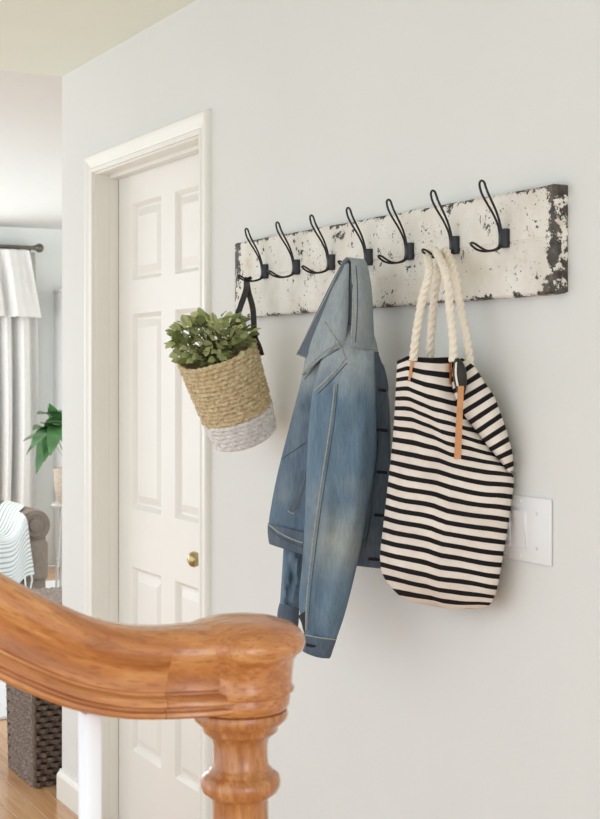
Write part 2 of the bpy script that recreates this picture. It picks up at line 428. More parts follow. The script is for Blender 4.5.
# six panel door
DY = 0.075; DX0, DX1 = OX0 + 0.004, OX1 - 0.004; DZ0, DZ1 = 0.012, OZ - 0.004
door = thing('door_1', 'off white six panel door with small brass knob', 'door', ((DX0 + DX1) / 2, DY, 0)); door['kind'] = 'structure'
st = 0.112; mu = 0.102; xm0, xm1 = (DX0 + DX1) / 2 - mu / 2, (DX0 + DX1) / 2 + mu / 2
zr = [(DZ0, 0.255), (0.815, 0.992), (1.584, 1.685), (1.920, DZ1)]
for x0, x1 in ((DX0, DX0 + st), (DX1 - st, DX1)):
    MB().box(x0, x1, DY, DY + 0.035, DZ0, DZ1).build('stile', M['door'], door, smooth=False)
for z0, z1 in zr:
    MB().box(DX0 + st, DX1 - st, DY, DY + 0.035, z0, z1).build('rail', M['door'], door, smooth=False)
for i in range(3):
    MB().box(xm0, xm1, DY, DY + 0.035, zr[i][1], zr[i + 1][0]).build('mullion', M['door'], door, smooth=False)
for i in range(3):
    z0, z1 = zr[i][1], zr[i + 1][0]
    for x0, x1 in ((DX0 + st, xm0), (xm1, DX1 - st)):
        b = MB()   # sunk moulding, then raised field
        steps = [(0, 0.0), (0.006, 0.006), (0.012, 0.013), (0.019, 0.013), (0.042, 0.004), (0.044, 0.004)]
        rings = [[(x0 + s_, DY + t_, z0 + s_), (x1 - s_, DY + t_, z0 + s_), (x1 - s_, DY + t_, z1 - s_), (x0 + s_, DY + t_, z1 - s_)] for s_, t_ in steps]
        rings = [[(x0, DY + 0.03, z0), (x1, DY + 0.03, z0), (x1, DY + 0.03, z1), (x0, DY + 0.03, z1)]] + rings
        b.rings(rings, True, True); b.build('panel', M['door'], door, smooth=False)
kn = MB()
kx, kz = QY(193.8, 559, DY - 0.046).x, QY(192.5, 559, DY - 0.046).z
def ylathe(prof, cx, cz, n=24):
    return [[(cx + r * math.cos(2 * math.pi * k / n), y, cz + r * math.sin(2 * math.pi * k / n)) for k in range(n)] for r, y in prof]
kn.rings(ylathe([(0.001, DY - 0.062), (0.011, DY - 0.061), (0.0185, DY - 0.055), (0.0215, DY - 0.046), (0.0185, DY - 0.036), (0.012, DY - 0.028), (0.010, DY - 0.012), (0.016, DY - 0.009), (0.028, DY - 0.006), (0.030, DY)], kx, kz))
kn.build('door_knob', M['brass'], door)
MB().box(DX0, DX1, DY + 0.036, DY + 0.04, 0.002, DZ1).build('back_skin', M['door'], door, smooth=False)

# baseboards
def base_profile(): return [(0.0, 0.0), (0.014, 0.0), (0.014, 0.078), (0.011, 0.086), (0.007, 0.092), (0.005, 0.100), (0.0, 0.100)]
cxl = OX0 - 0.0625
pts = [((cxl, 0.0), (0, -1)), ((WX0, 0.0), (-1, -1)), ((WX0, 0.13), (-1, 0))]
b = MB(); b.rings([[(p[0] + n_[0] * o_, p[1] + n_[1] * o_, z) for o_, z in base_profile()] for p, n_ in pts])
struct(b.build('baseboard_left', M['trim'], smooth=False), 'white baseboard wrapping the end of the hall wall', 'baseboard')
b = MB(); b.rings([[(x, -o_, z) for o_, z in base_profile()] for x in (OX1 + 0.0625, 2.4)])
struct(b.build('baseboard_right', M['trim'], smooth=False), 'white baseboard along the wall under the coats', 'baseboard')

# ------------------------------------------------------------------ stair railing
NX, NY = -1.2155, -0.9098
rail = thing('stair_railing', 'honey oak handrail and turned newel post with slim white baluster', 'stair railing', (NX, NY, 0))
S = 1.35 / FPX
zy = lambda y: 1.41 - (y - 371) * S
prof = [(0.0005, zy(616.5)), (0.022, zy(617)), (0.038, zy(619.5)), (0.050, zy(624)), (0.058, zy(630)), (0.0622, zy(636.5)), (0.0630, zy(642)), (0.0610, zy(648)), (0.0555, zy(653)), (0.0520, zy(658)), (0.0505, zy(670)), (0.0495, zy(682.5)), (0.0508, zy(685.5)), (0.0520, zy(687)), (0.0516, zy(689)), (0.0470, zy(691.5)), (0.0482, zy(697)), (0.0472, zy(703)), (0.0445, zy(707))]
MB().lathe(prof, (NX, NY), 72).build('newel_cap', M['oak_cap'], rail)
prof = [(0.040, zy(706.8)), (0.0450, zy(709)), (0.0462, zy(713)), (0.0445, zy(718)), (0.038, zy(724)), (0.0365, zy(726)), (0.0360, zy(730)), (0.031, zy(734)), (0.0272, zy(738)), (0.0262, zy(744)), (0.0262, zy(756)), (0.027, zy(764)), (0.029, zy(767)), (0.031, zy(769)), (0.0315, zy(770.5)), (0.033, zy(771.5)), (0.0375, zy(775)), (0.0390, zy(780)), (0.0385, zy(785)), (0.036, zy(790)), (0.031, zy(794)), (0.0285, zy(796)), (0.0268, zy(799)), (0.0270, zy(815)), (0.0285, 0.93), (0.033, 0.84), (0.039, 0.72), (0.042, 0.62), (0.040, 0.55), (0.033, 0.50), (0.030, 0.485), (0.040, 0.47), (0.043, 0.455), (0.040, 0.44), (0.034, 0.43), (0.044, 0.41)]
MB().lathe(prof, (NX, NY), 64).build('newel_post', M['oak_post'], rail)
MB().box(NX - 0.045, NX + 0.045, NY - 0.045, NY + 0.045, 0.0005, 0.412).build('newel_base', M['oak_post'], rail, smooth=False, bevel=0.004)
# handrail: profile swept toward -y, rising
half = [(0.0, 0.046), (0.012, 0.0455), (0.022, 0.043), (0.029, 0.038), (0.0335, 0.030), (0.0345, 0.022), (0.033, 0.014), (0.0290, 0.009), (0.0270, 0.001), (0.0262, -0.010), (0.0265, -0.017), (0.0250, -0.019), (0.0250, -0.0215), (0.0295, -0.0235), (0.0318, -0.028), (0.0316, -0.032), (0.0270, -0.0345), (0.0270, -0.0370), (0.0308, -0.0385), (0.031, -0.042), (0.028, -0.045), (0.0, -0.0455)]
half = [(a, z * 0.885) for a, z in half]
full = half + [(-a, z) for a, z in half[-2:0:-1]]
full = full[len(half) - 1:] + full[:len(half) - 1]
path = []
pk = [(-0.015, 664), (-0.050, 667.5), (-0.088, 670), (-0.125, 668.5), (-0.165, 660), (-0.205, 643), (-0.245, 621), (-0.29, 592), (-0.36, 545), (-0.52, 430)]
pk = catmull(pk, 60)
for l_, yp in pk:
    d_ = 1.35 + SN * l_
    path.append(Vector((NX, NY + l_, 1.41 - (yp - 371) / FPX * d_)))
ext = (path[-1] - path[-3]).normalized()
path += [path[-1] + ext * (0.1 * k) for k in range(1, 13)]
def rail_rings(pp, wfun):
    out = []
    for i, p in enumerate(pp):
        t = (pp[min(i + 1, len(pp) - 1)] - pp[max(i - 1, 0)]).normalized()
        up = Vector((1, 0, 0)).cross(t); up = up if up.z > 0 else -up
        w_ = wfun((p.y - NY))
        out.append([p + Vector((1, 0, 0)) * (a * w_) + up * z_ for a, z_ in full])
    return out
wf = lambda l_: 1.0 + 0.30 / (1 + math.exp((-l_ - 0.062) / 0.010))
JY = 0.083
cut = next(i for i, p in enumerate(path) if p.y - NY < -JY)
fit = MB(); fit.rings(rail_rings(path[:cut + 1], wf)); fit.build('rail_fitting', M['oak_fitting'], rail)
hr = MB(); hr.rings(rail_rings(path[cut:], wf)); hr.build('handrail', M['oak_rail'], rail)
# slim square baluster
by = NY - 0.1525
bl = MB().box(NX - 0.0088, NX + 0.0088, by - 0.0088, by + 0.0088, 0.0005, 1.10)
bl.build('baluster', M['white_metal'], rail, smooth=True, bevel=0.0025)

# ------------------------------------------------------------------ coat rack
rack = thing('coat_rack', 'chippy white painted board with seven black wire hooks', 'coat rack', (-2.457, 0, 1.54))
BX0, BX1, BZ0, BZ1, BY = -3.073, -1.8405, 1.5385, 1.7205, -0.025
def board():
    b = MB(); nx = 120; rings = []
    for i in range(nx + 1):
        x = BX0 + (BX1 - BX0) * i / nx
        e = 0.0012
        n1 = noise.noise(Vector((x * 16, 0, 0))) * e * 1.6; n2 = noise.noise(Vector((x * 16, 7, 0))) * e * 1.6
        ed = 0.0025 if i in (0, nx) else 0.0
        mid = BZ0 + 0.094
        P_ = [(-0.0006, BZ0 + n1 + ed), (BY + 0.003 , BZ0 + n1 + ed), (BY + ed, BZ0 + 0.004 + n1), (BY + ed, mid - 0.003), (BY + 0.0016, mid - 0.001), (BY + 0.0016, mid + 0.001), (BY + ed, mid + 0.003),
              (BY + ed, BZ1 - 0.004 + n2), (BY + 0.003, BZ1 + n2 - ed), (-0.0006, BZ1 + n2 - ed)]
        rings.append([(x, y, z) for y, z in P_])
    b.rings(rings); return b
board().build('board', M['board'], rack, smooth=False)
hook_px = [263.6, 295, 329.7, 367, 408, 453, 502.5]
hx = [QY(p, 250, BY - 0.007).x for p in hook_px]
a0 = sum(hx) / 7; sl = sum((i - 3) * (x - a0) for i, x in enumerate(hx)) / 28
hook_x = hx
HZ = 1.641
def hook_wire(x, z0, keys, half_w, swap=False):
    """U-shaped wire loop; keys: (y offset out from board, z offset, half spread)"""
    k = catmull(keys, 16)
    a = [Vector((x - h, BY - yo, z0 + zo)) for yo, zo, h in k]
    c = [Vector((x + h, BY - yo, z0 + zo)) for yo, zo, h in k]
    t = (a[-1] - a[-2]).normalized(); hw = k[-1][2]; mid = (a[-1] + c[-1]) / 2; tip = []
    for q in range(1, 8):
        an = math.pi * q / 8
        tip.append(mid + Vector((-math.cos(an) * hw, 0, 0)) + t * math.sin(an) * hw)
    return a + tip + c[::-1]
WR = 0.0021
for i, x in enumerate(hook_x):
    # half-round sleeve block
    b = MB(); rings = []
    n = 16; w2, dp, h2 = 0.0115, 0.013, 0.0165
    sec = [(-w2, 0.0)] + [(-w2 * math.cos(math.pi * q / n) ** 1 if True else 0, dp * 0.35 + dp * 0.65 * math.sin(math.pi * q / n)) for q in range(n + 1)] + [(w2, 0.0)]
    for z, s_ in ((-h2, 0.9), (-h2 + 0.0015, 1.0), (h2 - 0.0015, 1.0), (h2, 0.9)):
        rings.append([(x + a * s_, BY + 0.0005 - y * s_, HZ + z) for a, y in sec])
    b.rings(rings); hk = b.build('hook', M['block'], rack)
    up = hook_wire(x, HZ, [(0.010, 0.0, 0.0030), (0.014, 0.022, 0.0032), (0.024, 0.044, 0.0058), (0.037, 0.064, 0.0082), (0.046, 0.079, 0.0088), (0.050, 0.090, 0.0080)], 0)
    MB().tube(up, WR, 8).build('upper_wire', M['iron'], hk)
    lo = hook_wire(x, HZ, [(0.010, 0.0, 0.0030), (0.013, -0.015, 0.0032), (0.026, -0.0215, 0.0042), (0.042, -0.0235, 0.0062), (0.056, -0.0205, 0.0085), (0.067, -0.0145, 0.0075)], 0)
    MB().tube(lo, WR, 8).build('lower_wire', M['iron'], hk)

# ------------------------------------------------------------------ cloth helpers
def clampwall(p, m=0.004):
    lim = -m
    if BX0 - 0.01 < p.x < BX1 + 0.01 and BZ0 - 0.015 < p.z < BZ1 + 0.015: lim = BY - m
    if p.y > lim: p = Vector((p.x, lim, p.z))
    return p
def cloth(keys, nrow, n, disp=None, expo=2.0, cap=True, vper=None, clamp=True, arc=0.0, pyoff=None):
    """keys: (Lx, Ly, Rx, Ry, dL, dR, h). Closed flattened tube between two outlines."""
    ks = catmull(keys, nrow); rings = []
    for i, (lx, ly, rx, ry, dl, dr, h) in enumerate(ks):
        v = i / (nrow - 1); ring = []
        for k in range(n):
            th = 2 * math.pi * k / n
            c, s_ = math.cos(th), math.sin(th)
            c2 = math.copysign(abs(c) ** (2 / expo), c); s2 = math.copysign(abs(s_) ** (2 / expo), s_)
            u = (c2 + 1) / 2
            d = dl + (dr - dl) * u - h * s2
            py = ly + (ry - ly) * u + arc * (1 - c2 * c2)
            if disp: d -= disp(u, v, s2)
            if pyoff: py += pyoff(u, v, s2)
            p = Q(lx + (rx - lx) * u, py, d)
            ring.append(clampwall(p) if clamp else p)
        rings.append(ring)
    return MB().rings(rings, True, cap, vlens=[vper(i / (nrow - 1)) for i in range(nrow)] if vper else None)
def bvh(objs):
    vs_, fs = [], []
    for o in objs:
        b0 = len(vs_); vs_ += [v.co.copy() for v in o.data.vertices]; fs += [[i + b0 for i in p.vertices] for p in o.data.polygons]
    return BVHTree.FromPolygons(vs_, fs)
def hit(tree, px, py, off, dflt):
    ray = (Q(px, py, 1.0) - CAM).normalized()
    loc, nrm, idx, dist = tree.ray_cast(CAM, ray)
    if loc is None: return Q(px, py, dflt)
    if nrm.dot(ray) > 0: nrm = -nrm
    return loc + nrm * off * 0.5 - ray * off * 0.5
def seam(tree, pts, rad, name, mat_, parent, dflt, n=24, dash=None):
    k = catmull(pts, n)
    ps = [hit(tree, x, y, rad * 0.3, dflt) for x, y in k]
    return MB().tube(ps, rad, 6).build(name, mat_, parent)
def ribbon(tree, left, right, thick, name, mat_, parent, dflt, n=20, m=5, smooth=True):
    L = catmull(left, n); Rr = catmull(right, n); rings = []
    for (ax, ay), (bx, by_) in zip(L, Rr):
        fr = [hit(tree, ax + (bx - ax) * q / (m - 1), ay + (by_ - ay) * q / (m - 1), thick, dflt) for q in range(m)]
        ray = (fr[m // 2] - CAM).normalized()
        bk = [p + ray * (thick * 1.3) for p in fr]
        rings.append(fr + bk[::-1])
    return MB().rings(rings).build(name, mat_, parent, smooth)
def wr(seed, sx, sy, amp):
    return lambda u, v, s: amp * noise.noise(Vector((u * sx, v * sy, seed)))

# ------------------------------------------------------------------ denim jacket
jk = thing('denim_jacket', 'faded blue denim jacket hanging by its collar from middle hook', 'jacket', tuple(Q(330, 450, 2.8)))
def torso_disp(u, v, s):
    a = 0.016 * noise.noise(Vector((u * 3.5, v * 3.0, 1.3))) * min(1, v * 4) + 0.005 * noise.noise(Vector((u * 9, v * 9, 4.3)))
    a += 0.010 * math.sin(u * 17 + v * 2.0) * max(0.0, v - 0.25) * (1 if s > 0 else 0.3)
    return a
body_keys = [(343, 259, 358, 259, 2.755, 2.735, 0.014), (336, 278, 366, 272, 2.765, 2.735, 0.030), (322, 312, 369, 308, 2.785, 2.74, 0.046), (308, 345, 373, 343, 2.80, 2.745, 0.056),
             (302, 376, 386, 376, 2.82, 2.75, 0.056), (290, 424, 390, 432, 2.845, 2.755, 0.054), (277, 476, 390, 488, 2.865, 2.755, 0.052), (269, 520, 387, 540, 2.875, 2.755, 0.052), (269, 541, 385, 563, 2.875, 2.755, 0.052)]
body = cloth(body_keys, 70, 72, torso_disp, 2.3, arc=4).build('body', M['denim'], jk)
wb_keys = [(267.8, 523, 387.5, 543, 2.875, 2.755, 0.060), (267.6, 532, 387, 554, 2.875, 2.755, 0.061), (269, 543, 385.5, 568, 2.875, 2.755, 0.058), (270.5, 544, 384.5, 567.5, 2.875, 2.755, 0.052)]
wband = cloth(wb_keys, 14, 72, lambda u, v, s: torso_disp(u, 0.95, s), 2.3, arc=4).build('waistband', M['denim_dark'], jk)
def slv_disp(u, v, s):
    a = 0.011 * noise.noise(Vector((u * 3.2, v * 4, 5.1))) + 0.005 * noise.noise(Vector((u * 6, v * 10, 2.1)))
    a += 0.006 * math.exp(-((v - 0.60) / 0.05) ** 2) * math.sin(u * 9)
    return a
sl_keys = [(340, 322, 368, 322, 2.735, 2.73, 0.022), (325, 350, 377, 344, 2.72, 2.715, 0.040), (314, 385, 380, 380, 2.715, 2.705, 0.050), (309, 425, 379, 425, 2.715, 2.705, 0.052), (306.5, 470, 374, 472, 2.715, 2.705, 0.052),
           (305, 515, 366, 519, 2.715, 2.705, 0.048), (302.5, 560, 357, 565, 2.72, 2.71, 0.044), (299, 603, 346, 610, 2.72, 2.715, 0.040), (304, 634, 336.5, 639, 2.72, 2.715, 0.034)]
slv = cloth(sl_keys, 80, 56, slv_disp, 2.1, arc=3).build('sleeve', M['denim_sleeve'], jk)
cf_keys = [(303.5, 633, 337, 638, 2.72, 2.715, 0.036), (302.5, 642, 334, 647, 2.72, 2.715, 0.036), (302.5, 651, 330, 658, 2.72, 2.715, 0.034), (305, 651, 327.5, 656, 2.72, 2.715, 0.026)]
cuff = cloth(cf_keys, 12, 40, None, 2.2, arc=2).build('cuff', M['denim_dark'], jk)
s2_keys = [(284, 530, 306, 530, 2.88, 2.87, 0.03), (283, 556, 303, 558, 2.88, 2.87, 0.032), (281.5, 580, 301, 584, 2.88, 2.87, 0.030), (280, 603, 299, 608, 2.88, 2.87, 0.028)]
slv2 = cloth(s2_keys, 24, 40, slv_disp, 2.1).build('sleeve', M['denim_sleeve'], jk)
cf2 = cloth([(279.5, 603, 299.5, 608, 2.88, 2.87, 0.03), (277.5, 612, 299, 618, 2.88, 2.87, 0.03), (277, 626, 298, 631, 2.88, 2.87, 0.028)], 10, 40, None, 2.2).build('cuff', M['denim_dark'], jk)
tree0 = bvh([body, slv])
# collar: near leaf folded over, outer leaf hanging to the left
def leaf_sheet(rows, thick, name, mat_, nr=24, m=12):
    """rows: (Lx,Ly,dL,Rx,Ry,dR, bulge)"""
    ks = catmull(rows, nr); rings = []
    for lx, ly, dl, rx, ry, dr, bu in ks:
        fr = []; bk = []
        for q in range(m):
            u = q / (m - 1); p = Q(lx + (rx - lx) * u, ly + (ry - ly) * u, dl + (dr - dl) * u - bu * math.sin(math.pi * u))
            fr.append(clampwall(p, 0.006)); ray = (p - CAM).normalized(); bk.append(clampwall(p + ray * thick, 0.003))
        rings.append(fr + bk[::-1])
    return MB().rings(rings).build(name, mat_, jk)
col1 = leaf_sheet([(341, 268, 2.755, 364, 272, 2.755, 0.004), (343, 261, 2.738, 364, 264, 2.742, 0.006), (347, 257, 2.712, 364, 259, 2.722, 0.009), (350.5, 261.5, 2.688, 367, 264, 2.708, 0.012), (352, 270, 2.676, 369.5, 274, 2.702, 0.013), (353, 290, 2.664, 372, 293, 2.698, 0.014), (352, 318, 2.656, 373.5, 321, 2.698, 0.013), (350, 346.5, 2.648, 375, 350, 2.698, 0.010)], 0.007, 'collar', M['denim_grey'])
col2 = leaf_sheet([(343, 262, 2.735, 350, 258, 2.725, 0.003), (335, 275, 2.74, 345, 270, 2.725, 0.004), (322, 301, 2.755, 334, 295, 2.735, 0.004), (309, 328, 2.775, 321, 326, 2.745, 0.004), (296, 355, 2.79, 306, 358, 2.755, 0.002)], 0.006, 'collar', M['denim_slate'])
# yoke panel over the shoulder
yoke = leaf_sheet([(341, 266, 2.738, 349, 263, 2.718, 0.003), (333, 286, 2.738, 348.5, 288, 2.706, 0.010), (323, 312, 2.742, 348, 318, 2.700, 0.016), (311, 342, 2.752, 344, 347, 2.690, 0.020), (303, 374, 2.762, 338, 344, 2.682, 0.014)], 0.010, 'yoke', M['denim_grey'])
tree = bvh([body, slv, wband, cuff, slv2, col1, col2, yoke])
SEAMS = [
    ([(303, 374), (313, 362), (325, 351), (338, 344)], 0.0020), ([(305, 379), (315, 367), (327, 356), (339, 349)], 0.0011),
    ([(315, 391), (325, 381), (336, 370), (346, 358)], 0.0022), ([(318, 394), (328, 384), (338, 373), (347, 363)], 0.0011),
    ([(325, 322), (330, 330), (335, 338), (340, 345), (345, 357)], 0.0018),
    ([(335, 384), (331, 420), (325, 460), (318, 505), (312, 550), (307, 600), (306, 630)], 0.0017), ([(338, 384), (334.5, 420), (328.5, 460), (321.5, 505), (315.5, 550), (310, 600), (308.5, 630)], 0.0010),
    ([(352, 264), (353, 290), (352.5, 318), (351, 345)], 0.0016), ([(351, 345.5), (359, 347), (367, 348.5), (374, 349)], 0.0015), ([(356, 266), (357.5, 290), (357, 318), (355.5, 342)], 0.0009),
    ([(339, 269), (327, 295), (313, 322), (298, 352)], 0.0013), ([(297, 354.5), (301, 356), (305.5, 357.5)], 0.0013),
    ([(378, 440), (377.5, 470), (371, 515), (365, 548)], 0.0008),
    ([(281.5, 459), (289, 454), (298, 448), (305, 443)], 0.0008),
    ([(268.5, 524), (280, 533), (292, 539), (303, 543)], 0.0016), ([(269, 528), (280, 537), (292, 543), (303, 547)], 0.0009),
    ([(306, 635), (316, 637), (326, 638.5), (336, 639.5)], 0.0014),
]
for pts, rad in SEAMS:
    if rad > 0.0012: seam(tree, pts, rad * 1.0, 'seam', M['seam_ridge'], jk, 2.74)
    else: seam(tree, pts, 0.0010, 'seam', M['seam_shade'], jk, 2.74)
# button placket on the wall side with buttonholes and pale edge
plk = ribbon(tree0, [(374, 352), (375.5, 390), (377, 430), (376, 470), (371, 515), (364, 560)], [(378, 352), (386, 378), (390.5, 420), (391, 470), (388.5, 520), (385, 566)], 0.004, 'placket', M['denim_dark'], jk, 2.755, 40, 6)
tree2 = bvh([body, wband, plk, slv])
for cx_, cy_, ww in ((382, 390, 4), (382, 430, 5.5), (381.5, 472, 5.5), (379.5, 515, 5.5), (374, 559, 6)):
    ribbon(tree2, [(cx_ - ww, cy_ - 1.4), (cx_ - ww * 0.3, cy_ - 1.6), (cx_ + ww, cy_ - 0.6)], [(cx_ - ww, cy_ + 1.2), (cx_ - ww * 0.3, cy_ + 1.6), (cx_ + ww, cy_ + 2.0)], 0.0018, 'buttonhole', M['dark_hole'], jk, 2.72, 8, 4)
seam(tree2, [(389, 400), (390.3, 440), (389.8, 480), (387.6, 525), (384.6, 562)], 0.0013, 'seam', M['stitch'], jk, 2.75)
wtree = bvh([body])
ribbon(wtree, [(302.5, 470), (299, 484), (294.5, 498), (289, 510)], [(308, 472), (304.5, 486), (299.5, 501), (294.5, 513)], 0.0035, 'pocket_welt', M['denim_dark'], jk, 2.78, 14, 4)
seam(wtree, [(308, 472), (304.5, 486), (299.5, 501), (294.5, 513), (288, 511)], 0.0011, 'seam', M['stitch'], jk, 2.78)
ribbon(tree, [(298, 616), (301, 622), (303, 630)], [(305.5, 611), (305.6, 620), (305.5, 632)], 0.0015, 'cuff_slit', M['dark_hole'], jk, 2.72, 8, 4)
ribbon(tree, [(306, 643), (311, 644), (316, 645.5)], [(306, 646), (311, 647.5), (316, 647)], 0.0015, 'buttonhole', M['dark_hole'], jk, 2.70, 8, 4)

# ------------------------------------------------------------------ striped tote bag
bag = thing('tote_bag', 'black and cream striped canvas tote bag with rope handles', 'bag', tuple(Q(445, 500, 2.53)))
def bag_disp(u, v, s):
    a = 0.006 * noise.noise(Vector((u * 2.5, v * 3, 9.2))) + 0.003 * noise.noise(Vector((u * 6, v * 7, 3.3)))
    cr = -0.007 * math.exp(-((u - 0.42) / 0.035) ** 2) * min(1, v * 3)
    return a + (cr if s > 0 else 0)
def bag_py(u, v, s):
    left = max(0.0, 1 - u / 0.2) * 7 * max(0.0, 1 - v * 2.2)
    kink = 2.2 / (1 + math.exp(-(u - 0.44) / 0.02)) * min(1, v * 4)
    wave = 1.6 * noise.noise(Vector((u * 4, v * 6, 8.8)))
    return left + kink + wave * min(1, v * 5) - (2 if s > 0 else 0) * max(0.0, 1 - v * 8)
# outline rows follow the stripes: (Lx,Ly,Rx,Ry,dL,dR,h)
bag_keys = [(397, 356, 450, 359, 2.570, 2.510, 0.022), (396, 377, 456, 393, 2.575, 2.505, 0.042), (395, 400, 474, 424, 2.575, 2.490, 0.052), (393.5, 423, 497, 452, 2.58, 2.470, 0.060), (391.5, 450, 513, 474, 2.585, 2.455, 0.066),
            (388.5, 478, 511.5, 500, 2.59, 2.455, 0.068), (385.5, 505, 507.5, 527, 2.595, 2.458, 0.068), (382.5, 532, 503, 554, 2.60, 2.46, 0.066), (380, 558, 498.5, 580, 2.605, 2.462, 0.060), (384, 578, 494, 595, 2.605, 2.466, 0.048), (399, 596, 489, 603, 2.59, 2.47, 0.026), (412, 603, 480, 606, 2.58, 2.48, 0.008)]
NSTR = 19.3
ks = catmull(bag_keys, 90)
cum = [0.0]
for i in range(1, 90): cum.append(cum[-1] + 0.5 * (abs(ks[i][1] - ks[i - 1][1]) + abs(ks[i][3] - ks[i - 1][3])))
vfun = lambda v: cum[min(89, int(round(v * 89)))] / 11.3 + 0.0
bb = cloth(bag_keys, 90, 84, bag_disp, 2.5, vper=vfun, arc=2, pyoff=bag_py)
bagbody = bb.build('bag_body', M['stripe'], bag)
# folded side gusset, stripes climbing to the right
gus_keys = [(452, 362, 462, 358, 2.497, 2.488, 0.012), (452, 382, 474, 366, 2.492, 2.478, 0.022), (455, 398, 484, 381, 2.486, 2.468, 0.028), (464, 415, 494, 396, 2.476, 2.46, 0.032), (476, 431, 501, 414, 2.466, 2.453, 0.034), (488, 447, 508, 435, 2.456, 2.447, 0.034), (499, 460, 512.5, 454, 2.448, 2.444, 0.030), (507, 473, 513.5, 470, 2.448, 2.444, 0.022)]
ks2 = catmull(gus_keys, 50); cum2 = [0.0]
for i in range(1, 50): cum2.append(cum2[-1] + math.hypot(0.5 * (ks2[i][0] - ks2[i - 1][0] + ks2[i][2] - ks2[i - 1][2]), 0.5 * (ks2[i][1] - ks2[i - 1][1] + ks2[i][3] - ks2[i - 1][3])))
gus = cloth(gus_keys, 50, 48, wr(4.4, 3, 5, 0.004), 2.1, vper=lambda v: cum2[min(49, int(round(v * 49)))] / 11.6 + 0.05).build('side_fold', M['stripe'], bag)
btree = bvh([bagbody, gus])
# turned top edge, black band end
fold = cloth([(455, 358.5, 459, 358, 2.452, 2.450, 0.004), (453, 366, 464, 364, 2.450, 2.446, 0.010), (453, 378, 467, 376, 2.449, 2.444, 0.012), (456, 390, 466, 389, 2.449, 2.446, 0.009), (459, 397, 463, 397, 2.452, 2.45, 0.004)], 24, 28, None, 2.0).build('rolled_edge', M['ribbon'], bag)
ftree = bvh([bagbody, gus, fold])
ribbon(ftree, [(455.5, 363), (455, 374), (457, 386)], [(457.2, 362), (457, 374), (458.8, 386)], 0.0015, 'edge_stripe', M['rope'], bag, 2.44, 10, 3)
hd_ = [(hit(ftree, 461 - 3.5 * t, 387 + 72 * t, 0.003, 2.44) - CAM).dot(DIR) for t in (0, 0.2, 0.4, 0.6, 0.8, 1.0)]
off_ = min(hd_[k] - (hd_[0] + (hd_[-1] - hd_[0]) * k / 5) for k in range(6)) - 0.001
rings = []
for k in range(11):
    t = k / 10; dd = hd_[0] + (hd_[-1] - hd_[0]) * t + min(0, off_); cxp = 461 - 3.5 * t; hw = 3.0 + 0.4 * t
    rings.append([Q(cxp - hw, 386 + 73 * t, dd), Q(cxp + hw, 386 + 73 * t, dd), Q(cxp + hw, 386 + 73 * t, dd + 0.003), Q(cxp - hw, 386 + 73 * t, dd + 0.003)])
MB().rings(rings).build('leather_pull', M['leather'], bag, smooth=False)
ribbon(btree, [(411, 353), (410.5, 366), (408.5, 380)], [(414.5, 353), (413.5, 366), (410.8, 381)], 0.003, 'leather_tab', M['leather'], bag, 2.52, 10, 4)
ribbon(btree, [(449.5, 356), (449, 371), (449, 384)], [(453, 356), (452.5, 371), (451.5, 385)], 0.003, 'leather_tab', M['leather'], bag, 2.46, 10, 4)
def rope(pts, rad, name, parent, pitch=0.043, n=300):
    k = [Vector(p) for p in catmull([tuple(p) for p in pts], n)]; rings = []; prev = None; s_ = 0.0; m_ = 18
    for i, p in enumerate(k):
        if i: s_ += (p - k[i - 1]).length
        t = (k[min(i + 1, n - 1)] - k[max(i - 1, 0)]).normalized()
        nx = t.cross(Vector((0, 0, 1))).normalized() if prev is None else (prev - t * prev.dot(t)).normalized()
        prev = nx; ny = t.cross(nx); ph = 2 * math.pi * s_ / pitch; ring = []
        for q in range(m_):
            a = 2 * math.pi * q / m_
            r = rad * (0.70 + 0.40 * abs(math.cos(1.5 * (a - ph))))
            ring.append(clampwall(p + r * (math.cos(a) * nx + math.sin(a) * ny), 0.002))
        rings.append(ring)
    return MB().rings(rings).build(name, M['rope'], parent)
H6 = hook_x[5]; hk_y = BY - 0.040; hk_z = HZ - 0.0235
topA = Vector((H6 - 0.002, hk_y - 0.010, hk_z + 0.0085)); topB = Vector((H6 + 0.002, hk_y + 0.012, hk_z + 0.0085))
rope([Q(413, 360, 2.515), Q(416, 335, 2.505), Q(422, 300, 2.50), Q(429, 272, 2.50), topA + Vector((-0.008, -0.006, -0.003)), topA + Vector((0.008, 0.0, 0.002)), Q(446, 275, 2.475), Q(450, 310, 2.47), Q(453, 340, 2.462), Q(453, 362, 2.458)], 0.0074, 'rope_handle', bag)
rope([Q(430, 362, 2.552), Q(431, 335, 2.548), Q(434, 300, 2.545), Q(438, 272, 2.54), topB + Vector((-0.006, 0.0, -0.004)), topB + Vector((0.008, 0.0, 0.001)), Q(455, 275, 2.515), Q(461, 310, 2.505), Q(467, 340, 2.495), Q(470, 366, 2.485)], 0.0074, 'rope_handle', bag)

